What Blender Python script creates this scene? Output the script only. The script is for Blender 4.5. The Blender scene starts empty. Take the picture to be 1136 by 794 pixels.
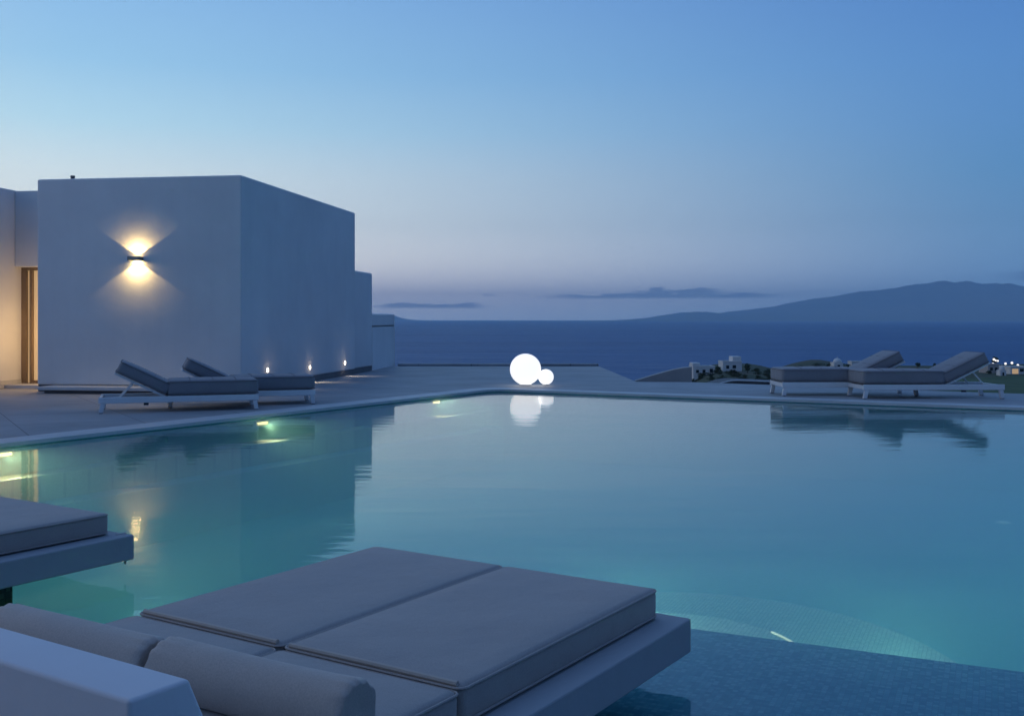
import bpy, bmesh, math, random
from mathutils import Vector, Matrix, noise
random.seed(7)
sc = bpy.context.scene
R = math.radians

# ------------------------------------------------------------------ camera
F = 1165.0            # focal length in photo pixels (1136 wide)
H = 1.10              # eye height above the pool deck
ZW = -0.04            # water level
cd = bpy.data.cameras.new('camera'); cam = bpy.data.objects.new('camera', cd)
sc.collection.objects.link(cam); sc.camera = cam
cam.location = (0, 0, H); cam.rotation_euler = (R(90), 0, 0)
cd.sensor_width = 36; cd.lens = 36 * F / 1136; cd.shift_y = -43 / 1136
cd.clip_start = 0.05; cd.clip_end = 200000

# ------------------------------------------------------------------ render
sc.view_settings.view_transform = 'Standard'; sc.view_settings.look = 'None'
sc.view_settings.exposure = 0.0; sc.view_settings.gamma = 1.0
sc.render.engine = 'CYCLES'
cy = sc.cycles
cy.use_denoising = True; cy.denoiser = 'OPENIMAGEDENOISE'
cy.max_bounces = 10; cy.transparent_max_bounces = 12; cy.diffuse_bounces = 4; cy.glossy_bounces = 4
cy.volume_bounces = 2; cy.sample_clamp_indirect = 4
cy.use_adaptive_sampling = True; cy.adaptive_threshold = 0.02

def lin(c):
    return tuple(((v / 255) / 12.92 if v / 255 <= 0.04045 else (((v / 255) + 0.055) / 1.055) ** 2.4) for v in c)

# ------------------------------------------------------------------ world: dusk sky
w = bpy.data.worlds.new('World'); sc.world = w; w.use_nodes = True
nt = w.node_tree; nt.nodes.clear(); N = nt.nodes; L = nt.links
def M_(op, a, b=None, c=None, clamp=False):
    n = N.new('ShaderNodeMath'); n.operation = op; n.use_clamp = clamp
    for i, v in enumerate((a, b, c)):
        if v is None: continue
        if isinstance(v, (int, float)): n.inputs[i].default_value = v
        else: L.new(v, n.inputs[i])
    return n.outputs[0]
def smooth(x, a, b):
    n = N.new('ShaderNodeMapRange'); n.interpolation_type = 'SMOOTHSTEP'
    L.new(x, n.inputs[0]); n.inputs[1].default_value = a; n.inputs[2].default_value = b
    return n.outputs[0]
def mixc(f, a, b):
    n = N.new('ShaderNodeMix'); n.data_type = 'RGBA'
    if isinstance(f, (int, float)): n.inputs[0].default_value = f
    else: L.new(f, n.inputs[0])
    for s, v in ((6, a), (7, b)):
        if isinstance(v, tuple): n.inputs[s].default_value = (*v, 1)
        else: L.new(v, n.inputs[s])
    return n.outputs[2]
tc = N.new('ShaderNodeTexCoord'); sep = N.new('ShaderNodeSeparateXYZ'); L.new(tc.outputs['Generated'], sep.inputs[0])
sx, sy, sz = sep.outputs
el = M_('MULTIPLY', M_('ARCSINE', sz), 180 / math.pi)          # elevation, degrees
az = M_('MULTIPLY', M_('ARCTAN2', sx, sy), 180 / math.pi)      # azimuth from +Y, degrees
def ramp(stops):
    n = N.new('ShaderNodeValToRGB'); n.color_ramp.interpolation = 'EASE' if False else 'LINEAR'
    L.new(M_('DIVIDE', el, 90.0, clamp=True), n.inputs[0])
    e = n.color_ramp.elements
    while len(e) > 1: e.remove(e[-1])
    for i, (p, c) in enumerate(stops):
        x = e[0] if i == 0 else e.new(p / 90)
        x.position = p / 90; x.color = (*lin(c), 1)
    return n.outputs[0]
A = ramp([(0, (285,290,296)), (1.3, (322,306,292)), (3, (304,298,284)), (5, (256,264,260)), (7.5, (234,252,256)),
          (10, (196,236,254)), (13, (164,214,248)), (17, (146,196,242)), (30, (110,160,214)), (55, (92,134,192)), (90, (108,138,188))])
B = ramp([(0, (144,196,246)), (1.3, (142,190,236)), (3, (126,174,218)), (5, (110,159,204)), (7.5, (98,153,203)),
          (10, (96,150,207)), (13, (92,146,208)), (17, (84,135,203)), (30, (76,124,188)), (55, (82,124,186)), (90, (108,138,188))])
C = ramp([(0, (36,56,92)), (6, (46,72,118)), (17, (62,98,156)), (40, (72,112,170)), (90, (108,138,188))])
Gl = ramp([(0, (225,180,160)), (8, (232,212,200)), (20, (190,204,222)), (40, (126,164,210)), (90, (108,138,188))])
t = M_('COSINE', M_('MULTIPLY', M_('ADD', az, 45.0), math.pi / 180))
tn = N.new('ShaderNodeMapRange'); L.new(t, tn.inputs[0]); tn.inputs[1].default_value = 0.326; tn.inputs[2].default_value = 0.945
tb = N.new('ShaderNodeMapRange'); L.new(t, tb.inputs[0]); tb.inputs[1].default_value = 0.326; tb.inputs[2].default_value = -0.7
tp = M_('POWER', tn.outputs[0], 1.35)
sky = mixc(tb.outputs[0], mixc(tp, B, A), C)
gd = M_('COSINE', M_('MULTIPLY', M_('ADD', az, 82.0), math.pi / 180))      # after-glow where the sun went down, left of the picture
sky = mixc(smooth(gd, .50, .95), sky, Gl)
# the physical sky for the same low sun, as a small share of the glow
ns = N.new('ShaderNodeTexSky'); ns.sky_type = 'NISHITA'; ns.sun_disc = False
ns.sun_elevation = R(-3); ns.sun_rotation = R(-45)
# low cloud banks near the horizon (long thin strata with a few lumps)
cb = N.new('ShaderNodeCombineXYZ'); L.new(M_('MULTIPLY', az, 0.45), cb.inputs[0]); L.new(M_('MULTIPLY', el, 2.6), cb.inputs[1])
nz = N.new('ShaderNodeTexNoise'); nz.inputs['Scale'].default_value = 1.6; nz.inputs['Detail'].default_value = 7; nz.inputs['Roughness'].default_value = 0.62
L.new(cb.outputs[0], nz.inputs[0]); nzv = nz.outputs[0]
def bank(a0, a1, e_base, thick, soft=0.12, amp=0.5, fade=1.2):
    m = M_('MULTIPLY', smooth(az, a0, a0 + fade), M_('SUBTRACT', 1.0, smooth(az, a1 - fade, a1)))
    top = M_('ADD', M_('MULTIPLY', M_('MULTIPLY', M_('SUBTRACT', nzv, 0.42), amp * 4), m), e_base + thick)
    d = M_('SUBTRACT', top, el)
    up = N.new('ShaderNodeMapRange'); up.interpolation_type = 'SMOOTHSTEP'; L.new(d, up.inputs[0]); up.inputs[1].default_value = 0; up.inputs[2].default_value = soft
    lo = smooth(el, e_base - 0.08, e_base + 0.10)
    return M_('MULTIPLY', M_('MULTIPLY', up.outputs[0], lo), m)
cl = M_('MAXIMUM', bank(0.6, 15.8, 1.12, 0.20, amp=0.26, fade=3.5), bank(-8.0, -0.9, 0.60, 0.22, amp=0.22, fade=1.6))
cl = M_('MAXIMUM', cl, bank(5.6, 12.6, 1.2, 0.32, amp=0.42, fade=2.4))
cl = M_('MAXIMUM', cl, bank(24.0, 60, 1.9, 0.45, amp=0.35, fade=4))
cl = M_('MAXIMUM', cl, bank(-1.9, -0.5, 1.28, 0.04, amp=0.2, fade=0.5))
cloudc = mixc(tn.outputs[0], lin((74, 106, 158)), lin((96, 124, 166)))
sky2 = mixc(M_('MULTIPLY', cl, 0.72), sky, cloudc)
bg = N.new('ShaderNodeBackground'); L.new(sky2, bg.inputs[0]); bg.inputs[1].default_value = 1.0
bg2 = N.new('ShaderNodeBackground'); L.new(ns.outputs[0], bg2.inputs[0]); bg2.inputs[1].default_value = 0.05
ad = N.new('ShaderNodeAddShader'); L.new(bg.outputs[0], ad.inputs[0]); L.new(bg2.outputs[0], ad.inputs[1])
ow = N.new('ShaderNodeOutputWorld'); L.new(ad.outputs[0], ow.inputs[0])

# ------------------------------------------------------------------ helpers
def U(px, py, z=0.0):
    """photo pixel -> point on the level plane at height z"""
    y = (H - z) * F / (py - 354.0)
    return Vector(((px - 568) / F * y, y, z))
def link(o, parent=None):
    sc.collection.objects.link(o)
    if parent is not None: o.parent = parent
    return o
def tag(o, label=None, cat=None, group=None, kind=None):
    if label: o['label'] = label
    if cat: o['category'] = cat
    if group: o['group'] = group
    if kind: o['kind'] = kind
    return o
def empty(name, loc, rz=0, label=None, cat=None, group=None):
    o = bpy.data.objects.new(name, None); link(o); o.location = loc; o.rotation_euler = (0, 0, rz)
    o.empty_display_size = 0.2
    return tag(o, label, cat, group)
def mesh(name, bm, mat, parent=None, smooth_=False, auto=None, loc=None):
    me = bpy.data.meshes.new(name); bmesh.ops.recalc_face_normals(bm, faces=bm.faces[:])
    bm.to_mesh(me); bm.free()
    o = bpy.data.objects.new(name, me); link(o, parent)
    if mat: me.materials.append(mat)
    if smooth_:
        for p in me.polygons: p.use_smooth = True
        if auto: me.set_sharp_from_angle(angle=R(auto))
    if loc is not None: o.location = loc
    return o
def face_up(o):
    if sum(p.normal.z for p in o.data.polygons) < 0: o.data.flip_normals()
    return o
def newbm(): return bmesh.new()
def add_box(bm, x0, x1, y0, y1, z0, z1, bev=0, seg=2, mat4=None):
    r = bmesh.ops.create_cube(bm, size=1)
    vs = r['verts']
    for v in vs:
        v.co = Vector((x0 + (v.co.x + .5) * (x1 - x0), y0 + (v.co.y + .5) * (y1 - y0), z0 + (v.co.z + .5) * (z1 - z0)))
    if bev:
        es = list({e for v in vs for e in v.link_edges})
        r2 = bmesh.ops.bevel(bm, geom=es, offset=bev, segments=seg, affect='EDGES', profile=0.5)
        vs = list({v for f in r2['faces'] for v in f.verts} | {v for v in vs if v.is_valid})
    if mat4 is not None: bmesh.ops.transform(bm, matrix=mat4, verts=vs)
    return vs
def add_prism(bm, pts, z0, z1):
    """vertical prism over a plan polygon"""
    lo = [bm.verts.new((p[0], p[1], z0)) for p in pts]; hi = [bm.verts.new((p[0], p[1], z1)) for p in pts]
    n = len(pts)
    bm.faces.new(lo[::-1]); bm.faces.new(hi)
    for i in range(n): bm.faces.new((lo[i], lo[(i + 1) % n], hi[(i + 1) % n], hi[i]))
    return lo + hi
def add_profile(bm, pts, x0, x1):
    """extrude a (y,z) profile along x"""
    a = [bm.verts.new((x0, p[0], p[1])) for p in pts]; b = [bm.verts.new((x1, p[0], p[1])) for p in pts]
    n = len(pts); bm.faces.new(a); bm.faces.new(b[::-1])
    for i in range(n): bm.faces.new((a[i], b[i], b[(i + 1) % n], a[(i + 1) % n]))
def add_tube(bm, pts, r, seg=8, closed=False):
    pts = [Vector(p) for p in pts]; n = len(pts); rings = []
    for i, p in enumerate(pts):
        if closed: d = pts[(i + 1) % n] - pts[i - 1]
        else: d = pts[min(i + 1, n - 1)] - pts[max(i - 1, 0)]
        d.normalize(); up = Vector((0, 0, 1)) if abs(d.z) < .95 else Vector((0, 1, 0))
        s = d.cross(up).normalized(); q = s.cross(d)
        rr = r[i] if isinstance(r, (list, tuple)) else r
        rings.append([bm.verts.new(p + (s * math.cos(2 * math.pi * k / seg) + q * math.sin(2 * math.pi * k / seg)) * rr) for k in range(seg)])
    for i in range(n if closed else n - 1):
        a, b = rings[i], rings[(i + 1) % n]
        for k in range(seg): bm.faces.new((a[k], a[(k + 1) % seg], b[(k + 1) % seg], b[k]))
    if not closed: bm.faces.new(rings[0][::-1]); bm.faces.new(rings[-1])
def add_lathe(bm, prof, seg=24, m=None):
    """prof: (r,z) list, axis z"""
    rings = []; vs = []
    for r, z in prof:
        if r < 1e-6: ring = [bm.verts.new((0, 0, z))]
        else: ring = [bm.verts.new((r * math.cos(2 * math.pi * k / seg), r * math.sin(2 * math.pi * k / seg), z)) for k in range(seg)]
        rings.append(ring); vs += ring
    for a, b in zip(rings, rings[1:]):
        for k in range(seg):
            k2 = (k + 1) % seg
            if len(a) == 1 and len(b) == 1: continue
            if len(a) == 1: bm.faces.new((a[0], b[k2], b[k]))
            elif len(b) == 1: bm.faces.new((a[k], a[k2], b[0]))
            else: bm.faces.new((a[k], a[k2], b[k2], b[k]))
    if len(rings[0]) > 1: bm.faces.new(rings[0][::-1])
    if len(rings[-1]) > 1: bm.faces.new(rings[-1])
    if m is not None: bmesh.ops.transform(bm, matrix=m, verts=vs)
    return vs
def copy_tree(o, parent=None):
    c = o.copy(); sc.collection.objects.link(c); c.parent = parent
    for ch in [x for x in bpy.data.objects if x.parent == o]: copy_tree(ch, c)
    return c

# ------------------------------------------------------------------ materials
class Mat:
    def __init__(s, name):
        s.m = bpy.data.materials.new(name); s.m.use_nodes = True
        s.t = s.m.node_tree; s.b = s.t.nodes['Principled BSDF']; s.o = s.t.nodes['Material Output']
        s.tc = s.t.nodes.new('ShaderNodeTexCoord')
    def n(s, typ, **kw):
        x = s.t.nodes.new(typ)
        for k, v in kw.items(): setattr(x, k, v)
        return x
    def l(s, a, b): s.t.links.new(a, b)
    def noise(s, scale, detail=4, rough=.5, coord='Object', stretch=None):
        x = s.n('ShaderNodeTexNoise'); x.inputs['Scale'].default_value = scale; x.inputs['Detail'].default_value = detail
        x.inputs['Roughness'].default_value = rough
        src = s.tc.outputs[coord]
        if stretch:
            mp = s.n('ShaderNodeMapping'); mp.inputs['Scale'].default_value = stretch; s.l(src, mp.inputs[0]); src = mp.outputs[0]
        s.l(src, x.inputs[0]); return x.outputs[0]
    def ramp(s, f, stops):
        x = s.n('ShaderNodeValToRGB'); s.l(f, x.inputs[0]); e = x.color_ramp.elements
        e[0].position, e[0].color = stops[0][0], (*stops[0][1], 1)
        e[1].position, e[1].color = stops[-1][0], (*stops[-1][1], 1)
        for p, c in stops[1:-1]:
            q = e.new(p); q.color = (*c, 1)
        return x.outputs[0]
    def mix(s, f, a, b, mode='MIX'):
        x = s.n('ShaderNodeMix', data_type='RGBA', blend_type=mode)
        for i, v in ((0, f), (6, a), (7, b)):
            if isinstance(v, (int, float)): x.inputs[i].default_value = v
            elif isinstance(v, tuple): x.inputs[i].default_value = (*v, 1)
            else: s.l(v, x.inputs[i])
        return x.outputs[2]
    def bump(s, h, strength=.3, dist=.01, prev=None):
        x = s.n('ShaderNodeBump'); x.inputs['Strength'].default_value = strength; x.inputs['Distance'].default_value = dist
        s.l(h, x.inputs['Height'])
        if prev is not None: s.l(prev, x.inputs['Normal'])
        return x.outputs[0]
    def set(s, col=None, rough=None, metal=None, norm=None, spec=None):
        if col is not None:
            if isinstance(col, tuple): s.b.inputs['Base Color'].default_value = (*col, 1)
            else: s.l(col, s.b.inputs['Base Color'])
        if rough is not None:
            if isinstance(rough, (int, float)): s.b.inputs['Roughness'].default_value = rough
            else: s.l(rough, s.b.inputs['Roughness'])
        if metal is not None: s.b.inputs['Metallic'].default_value = metal
        if spec is not None: s.b.inputs['Specular IOR Level'].default_value = spec
        if norm is not None: s.l(norm, s.b.inputs['Normal'])
        return s.m

def stucco(name, c0, c1):
    m = Mat(name); big = m.noise(.55, 5, .6); fine = m.noise(38, 4, .6); mid = m.noise(3.0, 4)
    col = m.ramp(big, [(.3, c0), (.7, c1)])
    streak = m.noise(2.2, 4, .6, stretch=(3, 3, .25))
    col = m.mix(m.ramp(streak, [(.48, (0, 0, 0)), (.75, (.1, .1, .1))]), col, tuple(v * .8 for v in c0))
    return m.set(col, .85, norm=m.bump(fine, .25, .004, m.bump(mid, .28, .02)))
M_wall = stucco('white_stucco', (.67, .67, .67), (.79, .79, .78))
M_wall_far = stucco('far_white_render', (.62, .62, .61), (.72, .71, .69))
def concrete(name, c0, c1, scale=1.2, rough=.7, tile=None):
    m = Mat(name); a = m.noise(scale, 6, .62); b = m.noise(60, 3)
    col = m.ramp(a, [(.32, c0), (.68, c1)])
    nrm = m.bump(b, .2, .003)
    if tile:
        br = m.n('ShaderNodeTexBrick'); br.offset = 0.0
        mp = m.n('ShaderNodeMapping'); mp.inputs['Rotation'].default_value = (0, 0, R(-31)); m.l(m.tc.outputs['Object'], mp.inputs[0]); m.l(mp.outputs[0], br.inputs[0])
        br.inputs['Scale'].default_value = 1; br.inputs['Brick Width'].default_value = tile; br.inputs['Row Height'].default_value = tile
        br.inputs['Mortar Size'].default_value = .006; br.inputs['Color1'].default_value = (1, 1, 1, 1)
        br.inputs['Color2'].default_value = (.86, .87, .88, 1); br.inputs['Mortar'].default_value = (.42, .42, .42, 1)
        col = m.mix(1.0, col, br.outputs[0], 'MULTIPLY')
    return m.set(col, rough, norm=nrm)
M_deck = concrete('polished_deck_stone', (.27, .275, .29), (.37, .375, .39), 1.0, .58, 1.2)
M_cope = concrete('pale_coping_stone', (.46, .47, .48), (.56, .57, .58), 2.0, .5)
M_plinth = concrete('dark_plinth', (.10, .10, .11), (.15, .15, .155), 3, .7)
M_brownwall = concrete('rubble_render', (.38, .34, .32), (.46, .42, .40), 1.6, .9)
def simple(name, col, rough=.5, metal=0, bump=None):
    m = Mat(name); a = m.noise(5, 4)
    c = m.mix(a, tuple(v * .9 for v in col), tuple(min(1, v * 1.08) for v in col))
    return m.set(c, rough, metal, norm=m.bump(m.noise(bump, 3), .2, .002) if bump else None)
M_frame = simple('powder_coated_white_metal', (.72, .73, .74), .35)
M_dark = simple('dark_plastic', (.03, .03, .035), .5)
M_bedwhite = stucco('painted_bed_base', (.34, .35, .375), (.40, .405, .425))
M_headboard = stucco('painted_white_headboard', (.74, .70, .72), (.80, .765, .78))
M_door = simple('bronze_door_frame', (.20, .14, .09), .4)
def fabric(name, c0, c1, scale=420):
    m = Mat(name)
    wv = m.n('ShaderNodeTexWave', wave_type='BANDS'); wv.inputs['Scale'].default_value = scale; wv.inputs['Distortion'].default_value = .4; m.l(m.tc.outputs['Object'], wv.inputs[0])
    big = m.noise(2.2, 5, .6); fold = m.noise(7, 3, .5)
    fine = m.noise(260, 2)
    col = m.mix(.35, m.ramp(big, [(.3, c0), (.7, c1)]), m.ramp(fine, [(.3, tuple(v * .72 for v in c0)), (.7, tuple(v * 1.15 for v in c1))]))
    m.b.inputs['Sheen Weight'].default_value = .25; m.b.inputs['Sheen Roughness'].default_value = .5
    return m.set(col, .75, norm=m.bump(wv.outputs[0], .12, .0008, m.bump(fold, .5, .018)))
M_fab = fabric('warm_lit_taupe_fabric', (.35, .30, .285), (.405, .35, .325))  # grey-taupe cloth; extra warmth stands in for warm light from behind
M_fab2 = fabric('grey_outdoor_fabric', (.19, .188, .21), (.24, .236, .26))
M_pipe = simple('light_piping', (.50, .43, .38), .7)
def mosaic(name, c0, c1, c2, tile=.025, grout=(.25, .35, .36), zoff=0):
    m = Mat(name); v = m.n('ShaderNodeTexVoronoi', feature='F1', distance='CHEBYCHEV'); v.inputs['Scale'].default_value = 1 / tile
    v.inputs['Randomness'].default_value = 0.0; mp = m.n('ShaderNodeMapping'); mp.inputs['Location'].default_value = (0, 0, zoff); mp.inputs['Rotation'].default_value = (0, 0, R(24.7)); m.l(m.tc.outputs['Object'], mp.inputs[0]); m.l(mp.outputs[0], v.inputs[0])
    sp = m.n('ShaderNodeSeparateColor'); m.l(v.outputs['Color'], sp.inputs[0])
    wn = m.n('ShaderNodeTexWhiteNoise'); m.l(v.outputs['Position'], wn.inputs[0])
    col = m.ramp(wn.outputs[0], [(0, c0), (.55, c1), (1, c2)])
    g = m.ramp(v.outputs['Distance'], [(.42, (0, 0, 0)), (.47, (1, 1, 1))])
    col = m.mix(g, col, grout) if name != 'pool_mosaic_deep' else m.mix(g, col, (.22, .45, .52))
    big = m.ramp(m.noise(.5, 4), [(.3, (.88, .88, .88)), (.7, (1, 1, 1))])
    return m.set(m.mix(1.0, col, big, 'MULTIPLY'), .75, spec=.2)
M_basin = mosaic('pool_mosaic_deep', (.19, .45, .50), (.23, .50, .55), (.28, .54, .58))
M_shelf = mosaic('pool_mosaic_shelf', (.08, .26, .34), (.14, .35, .43), (.24, .46, .52), .02, (.12, .24, .33), .01)
M_step = mosaic('pool_mosaic_step', (.42, .60, .58), (.50, .66, .62), (.58, .74, .68), .02)
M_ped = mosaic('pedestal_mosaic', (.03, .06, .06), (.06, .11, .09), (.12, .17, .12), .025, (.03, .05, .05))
def emis(name, col, s, base=(.8, .8, .8)):
    m = Mat(name); m.set(base, .4); m.b.inputs['Emission Color'].default_value = (*col, 1); m.b.inputs['Emission Strength'].default_value = s
    return m.m
M_ball = emis('lit_opal_globe', (1, .985, .965), .92)
M_bulb = emis('warm_lamp_glow', (1, .70, .27), 38)
M_led = emis('step_light_glow', (1, .86, .66), 9)
M_street = emis('street_lamp_glow', (1, .93, .85), 1.2)
M_uw = emis('underwater_lamp_glow', (1, .70, .26), 5)
M_lit = emis('lit_interior_pane', (1, .64, .30), .38, (.5, .4, .3))

# water: clear tinted body with fresnel reflection and long soft ripples
def water_mat():
    m = Mat('pool_water_surface'); t_ = m.t
    t_.nodes.remove(m.b)
    tr = m.n('ShaderNodeBsdfTransparent'); tr.inputs[0].default_value = (.80, .98, .98, 1)
    gl = m.n('ShaderNodeBsdfGlossy'); gl.inputs['Roughness'].default_value = .05; gl.inputs[0].default_value = (1, 1, 1, 1)
    fr = m.n('ShaderNodeFresnel'); fr.inputs[0].default_value = 1.333
    a = m.noise(1.0, 3, .55, stretch=(1.6, 7.0, 1)); b = m.noise(1.0, 2, .5, stretch=(.35, 1.1, 1))
    n1 = m.bump(a, .5, .0032, m.bump(b, .5, .010))
    m.l(n1, gl.inputs['Normal']); m.l(n1, fr.inputs['Normal'])
    mx = m.n('ShaderNodeMixShader'); m.l(fr.outputs[0], mx.inputs[0]); m.l(tr.outputs[0], mx.inputs[1]); m.l(gl.outputs[0], mx.inputs[2])
    m.l(mx.outputs[0], m.o.inputs[0])
    vo = m.n('ShaderNodeVolumePrincipled'); vo.inputs['Density'].default_value = .24; vo.inputs['Color'].default_value = (.42, .94, .92, 1); vo.inputs['Anisotropy'].default_value = .1
    m.l(vo.outputs[0], m.o.inputs['Volume']); return m.m
M_water = water_mat()
def sea_mat():
    m = Mat('sea_surface')
    a = m.noise(.012, 6, .6, stretch=(1, 3, 1)); b = m.noise(.0009, 5, .6, stretch=(1, 4, 1))
    col = m.ramp(b, [(.3, (.02, .075, .21)), (.7, (.042, .125, .30))])
    m.b.inputs['IOR'].default_value = 1.333
    return m.set(col, .48, norm=m.bump(a, 1.0, 14.0))
M_sea = sea_mat()
def ground_mat():
    m = Mat('dry_hillside'); a = m.noise(.03, 6, .65); b = m.noise(.4, 5, .7)
    c = m.ramp(a, [(.35, (.035, .05, .022)), (.5, (.06, .075, .03)), (.62, (.10, .085, .055)), (.8, (.05, .06, .03))])
    c = m.mix(m.ramp(b, [(.4, (0, 0, 0)), (.65, (.6, .6, .6))]), c, (.025, .035, .018))
    return m.set(c, .95, norm=m.bump(b, .6, .6))
M_ground = ground_mat()
def grass_mat():
    m = Mat('irrigated_lawn'); a = m.noise(.12, 5, .6, stretch=(1, .4, 1))
    return m.set(m.ramp(a, [(.3, (.03, .065, .018)), (.7, (.07, .115, .035))]), .95)
M_grass = grass_mat()
def rock_mat():
    m = Mat('mountain_rock'); a = m.noise(.0006, 7, .65)
    return m.set(m.ramp(a, [(.3, (.16, .165, .15)), (.7, (.28, .26, .22))]), .95)
M_rock = rock_mat()
def leaf_mat():
    m = Mat('shrub_leaves'); a = m.noise(.9, 4)
    return m.set(m.ramp(a, [(.3, (.018, .035, .014)), (.7, (.05, .075, .03))]), .7)
M_leaf = leaf_mat()
M_bark = simple('bark', (.10, .07, .05), .9)
M_glass_dark = simple('dark_window_glass', (.02, .025, .03), .12)

# ------------------------------------------------------------------ deck, coping, pool
def arc_corner(p0, c, p1, r, n=7):
    a = (p0 - c).normalized(); b = (p1 - c).normalized(); s, e = c + a * r, c + b * r; out = []
    for i in range(n + 1):
        k = i / n; out.append((1 - k) ** 2 * s + 2 * k * (1 - k) * c + k * k * e)
    return out
apex = U(549, 431.5).to_2d()
pl_ = U(0, 492.5).to_2d(); pr_ = U(1136, 452.5).to_2d()
dl = (pl_ - apex).normalized(); dr = (pr_ - apex).normalized()
PL = apex + dl * 16; PR = apex + dr * 13
front_l = PL + dr * 0; 
inner = [PL] + arc_corner(PL, apex, PR, .35) + [PR]
def offs(d):   # polyline shifted outward by d
    nl = Vector((-dl.y, dl.x)); nl = nl if nl.dot(dr) < 0 else -nl
    nr = Vector((-dr.y, dr.x)); nr = nr if nr.dot(dl) < 0 else -nr
    # intersection of both offset lines
    a, b = apex + nl * d, apex + nr * d
    det = dl.x * (-dr.y) + dr.x * dl.y
    k = ((b - a).x * (-dr.y) + dr.x * (b - a).y) / det
    c = a + dl * k
    return [c + dl * 16] + arc_corner(c + dl, c, c + dr, .35 + d * .5) + [c + dr * 13]
def strip(bm, A_, B_, z, ztop=None):
    va = [bm.verts.new((p.x, p.y, z)) for p in A_]; vb = [bm.verts.new((p.x, p.y, z)) for p in B_]
    for i in range(len(va) - 1): bm.faces.new((va[i], va[i + 1], vb[i + 1], vb[i]))
    return va, vb
# coping: 35 cm band around the pool edge, nosing over the water
COP = .36
ci, co = inner, offs(COP)
bm = newbm(); va, vb = strip(bm, ci, co, .0)
for v in va + vb: v.co.z = .004
r = bmesh.ops.extrude_face_region(bm, geom=bm.faces[:]); 
for g in r['geom']:
    if isinstance(g, bmesh.types.BMVert): g.co.z = -.030
tag(mesh('pool_coping', bm, M_cope), kind='structure')
# deck: one slab outside the coping, reaching the terrace edges
co2 = offs(COP + .002)
deck_far = [U(438, 406), U(664, 406), U(706, 423.5), U(770, 423.8), U(1112, 436), U(1136, 436.6)]
e = (deck_far[-1] - deck_far[-2]).normalized()
far = [Vector((-30, deck_far[0].y)), deck_far[0].to_2d()] + [p.to_2d() for p in deck_far[1:]] + [deck_far[-1].to_2d() + e.to_2d() * 14]
outer = [Vector((-30, co2[0].y))] + far + []
poly = [Vector((-30, co2[0].y))] + far + co2[::-1]
bm = newbm()
top = [bm.verts.new((p.x, p.y, 0)) for p in poly]; f = bm.faces.new(top)
r = bmesh.ops.extrude_face_region(bm, geom=[f])
for g in r['geom']:
    if isinstance(g, bmesh.types.BMVert): g.co.z = -.5
bmesh.ops.triangulate(bm, faces=bm.faces[:])
tag(mesh('deck', bm, M_deck), kind='structure')
# terrace on the viewer's side, where the photographer stands (out of frame, below the picture)
# pool water sheet
ZS, ZD = -.19, -1.05
wi = offs(.10)
fl = wi[0] + Vector((-2, -10)); frr = wi[-1] + Vector((0, -14))
near = [Vector((14, -2.2)), Vector((-14, -2.2))]
wpoly = wi + near
def sheet(pts, z, name, mat):
    bm = newbm(); vs = [bm.verts.new((p[0], p[1], z)) for p in pts]; bm.faces.new(vs); bmesh.ops.triangulate(bm, faces=bm.faces[:])
    return face_up(mesh(name, bm, mat))
bm = newbm(); add_prism(bm, wpoly, ZD - .06, ZW); bmesh.ops.triangulate(bm, faces=bm.faces[:])
tag(mesh('pool_water', bm, M_water), kind='structure')
tag(sheet(offs(.14) + [Vector((14.2, -2.4)), Vector((-14.2, -2.4))], ZD, 'pool_floor', M_basin), kind='structure')
def ledge(d0, d1, z):                                   # long underwater bench steps along the left wall
    a, b = offs(.028 - d0), offs(.028 - d1)
    q = [a[0], a[1], b[1], b[0]]
    bm = newbm(); add_prism(bm, q, ZD + .002, z); return bm
M_bench = mosaic('pool_mosaic_bench', (.42, .50, .42), (.48, .56, .47), (.54, .62, .52))
tag(mesh('pool_bench', ledge(0, .26, -.29), M_bench), kind='structure')
tag(mesh('pool_bench', ledge(.261, .55, -.52), M_basin), kind='structure')
bm = newbm()                                          # pool side walls under the coping, 3 cm back from its nosing
wl = offs(.03)
for i in range(len(wl) - 1):
    a, b = wl[i], wl[i + 1]
    bm.faces.new([bm.verts.new((a.x, a.y, -.031)), bm.verts.new((b.x, b.y, -.031)), bm.verts.new((b.x, b.y, ZD)), bm.verts.new((a.x, a.y, ZD))])
bmesh.ops.remove_doubles(bm, verts=bm.verts[:], dist=1e-5)
tag(mesh('pool_side_wall', bm, M_basin), kind='structure')
# shallow shelf under the daybeds
s0 = U(737, 693, ZS).to_2d(); s1 = U(1136, 745, ZS).to_2d(); sd = (s1 - s0).normalized(); sn = Vector((-sd.y, sd.x)); sn = sn if sn.y > 0 else -sn
a, b, k_, REC = s0 - sd * 9, s0 + sd * 12, s0 - sd * 1.25, 2.3
bm = newbm(); add_prism(bm, [a - sn * REC, k_ - sn * REC, k_, b, b - sn * 9, a - sn * 9], ZD + .002, ZS)
tag(mesh('pool_shelf', bm, M_shelf), kind='structure')
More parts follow.
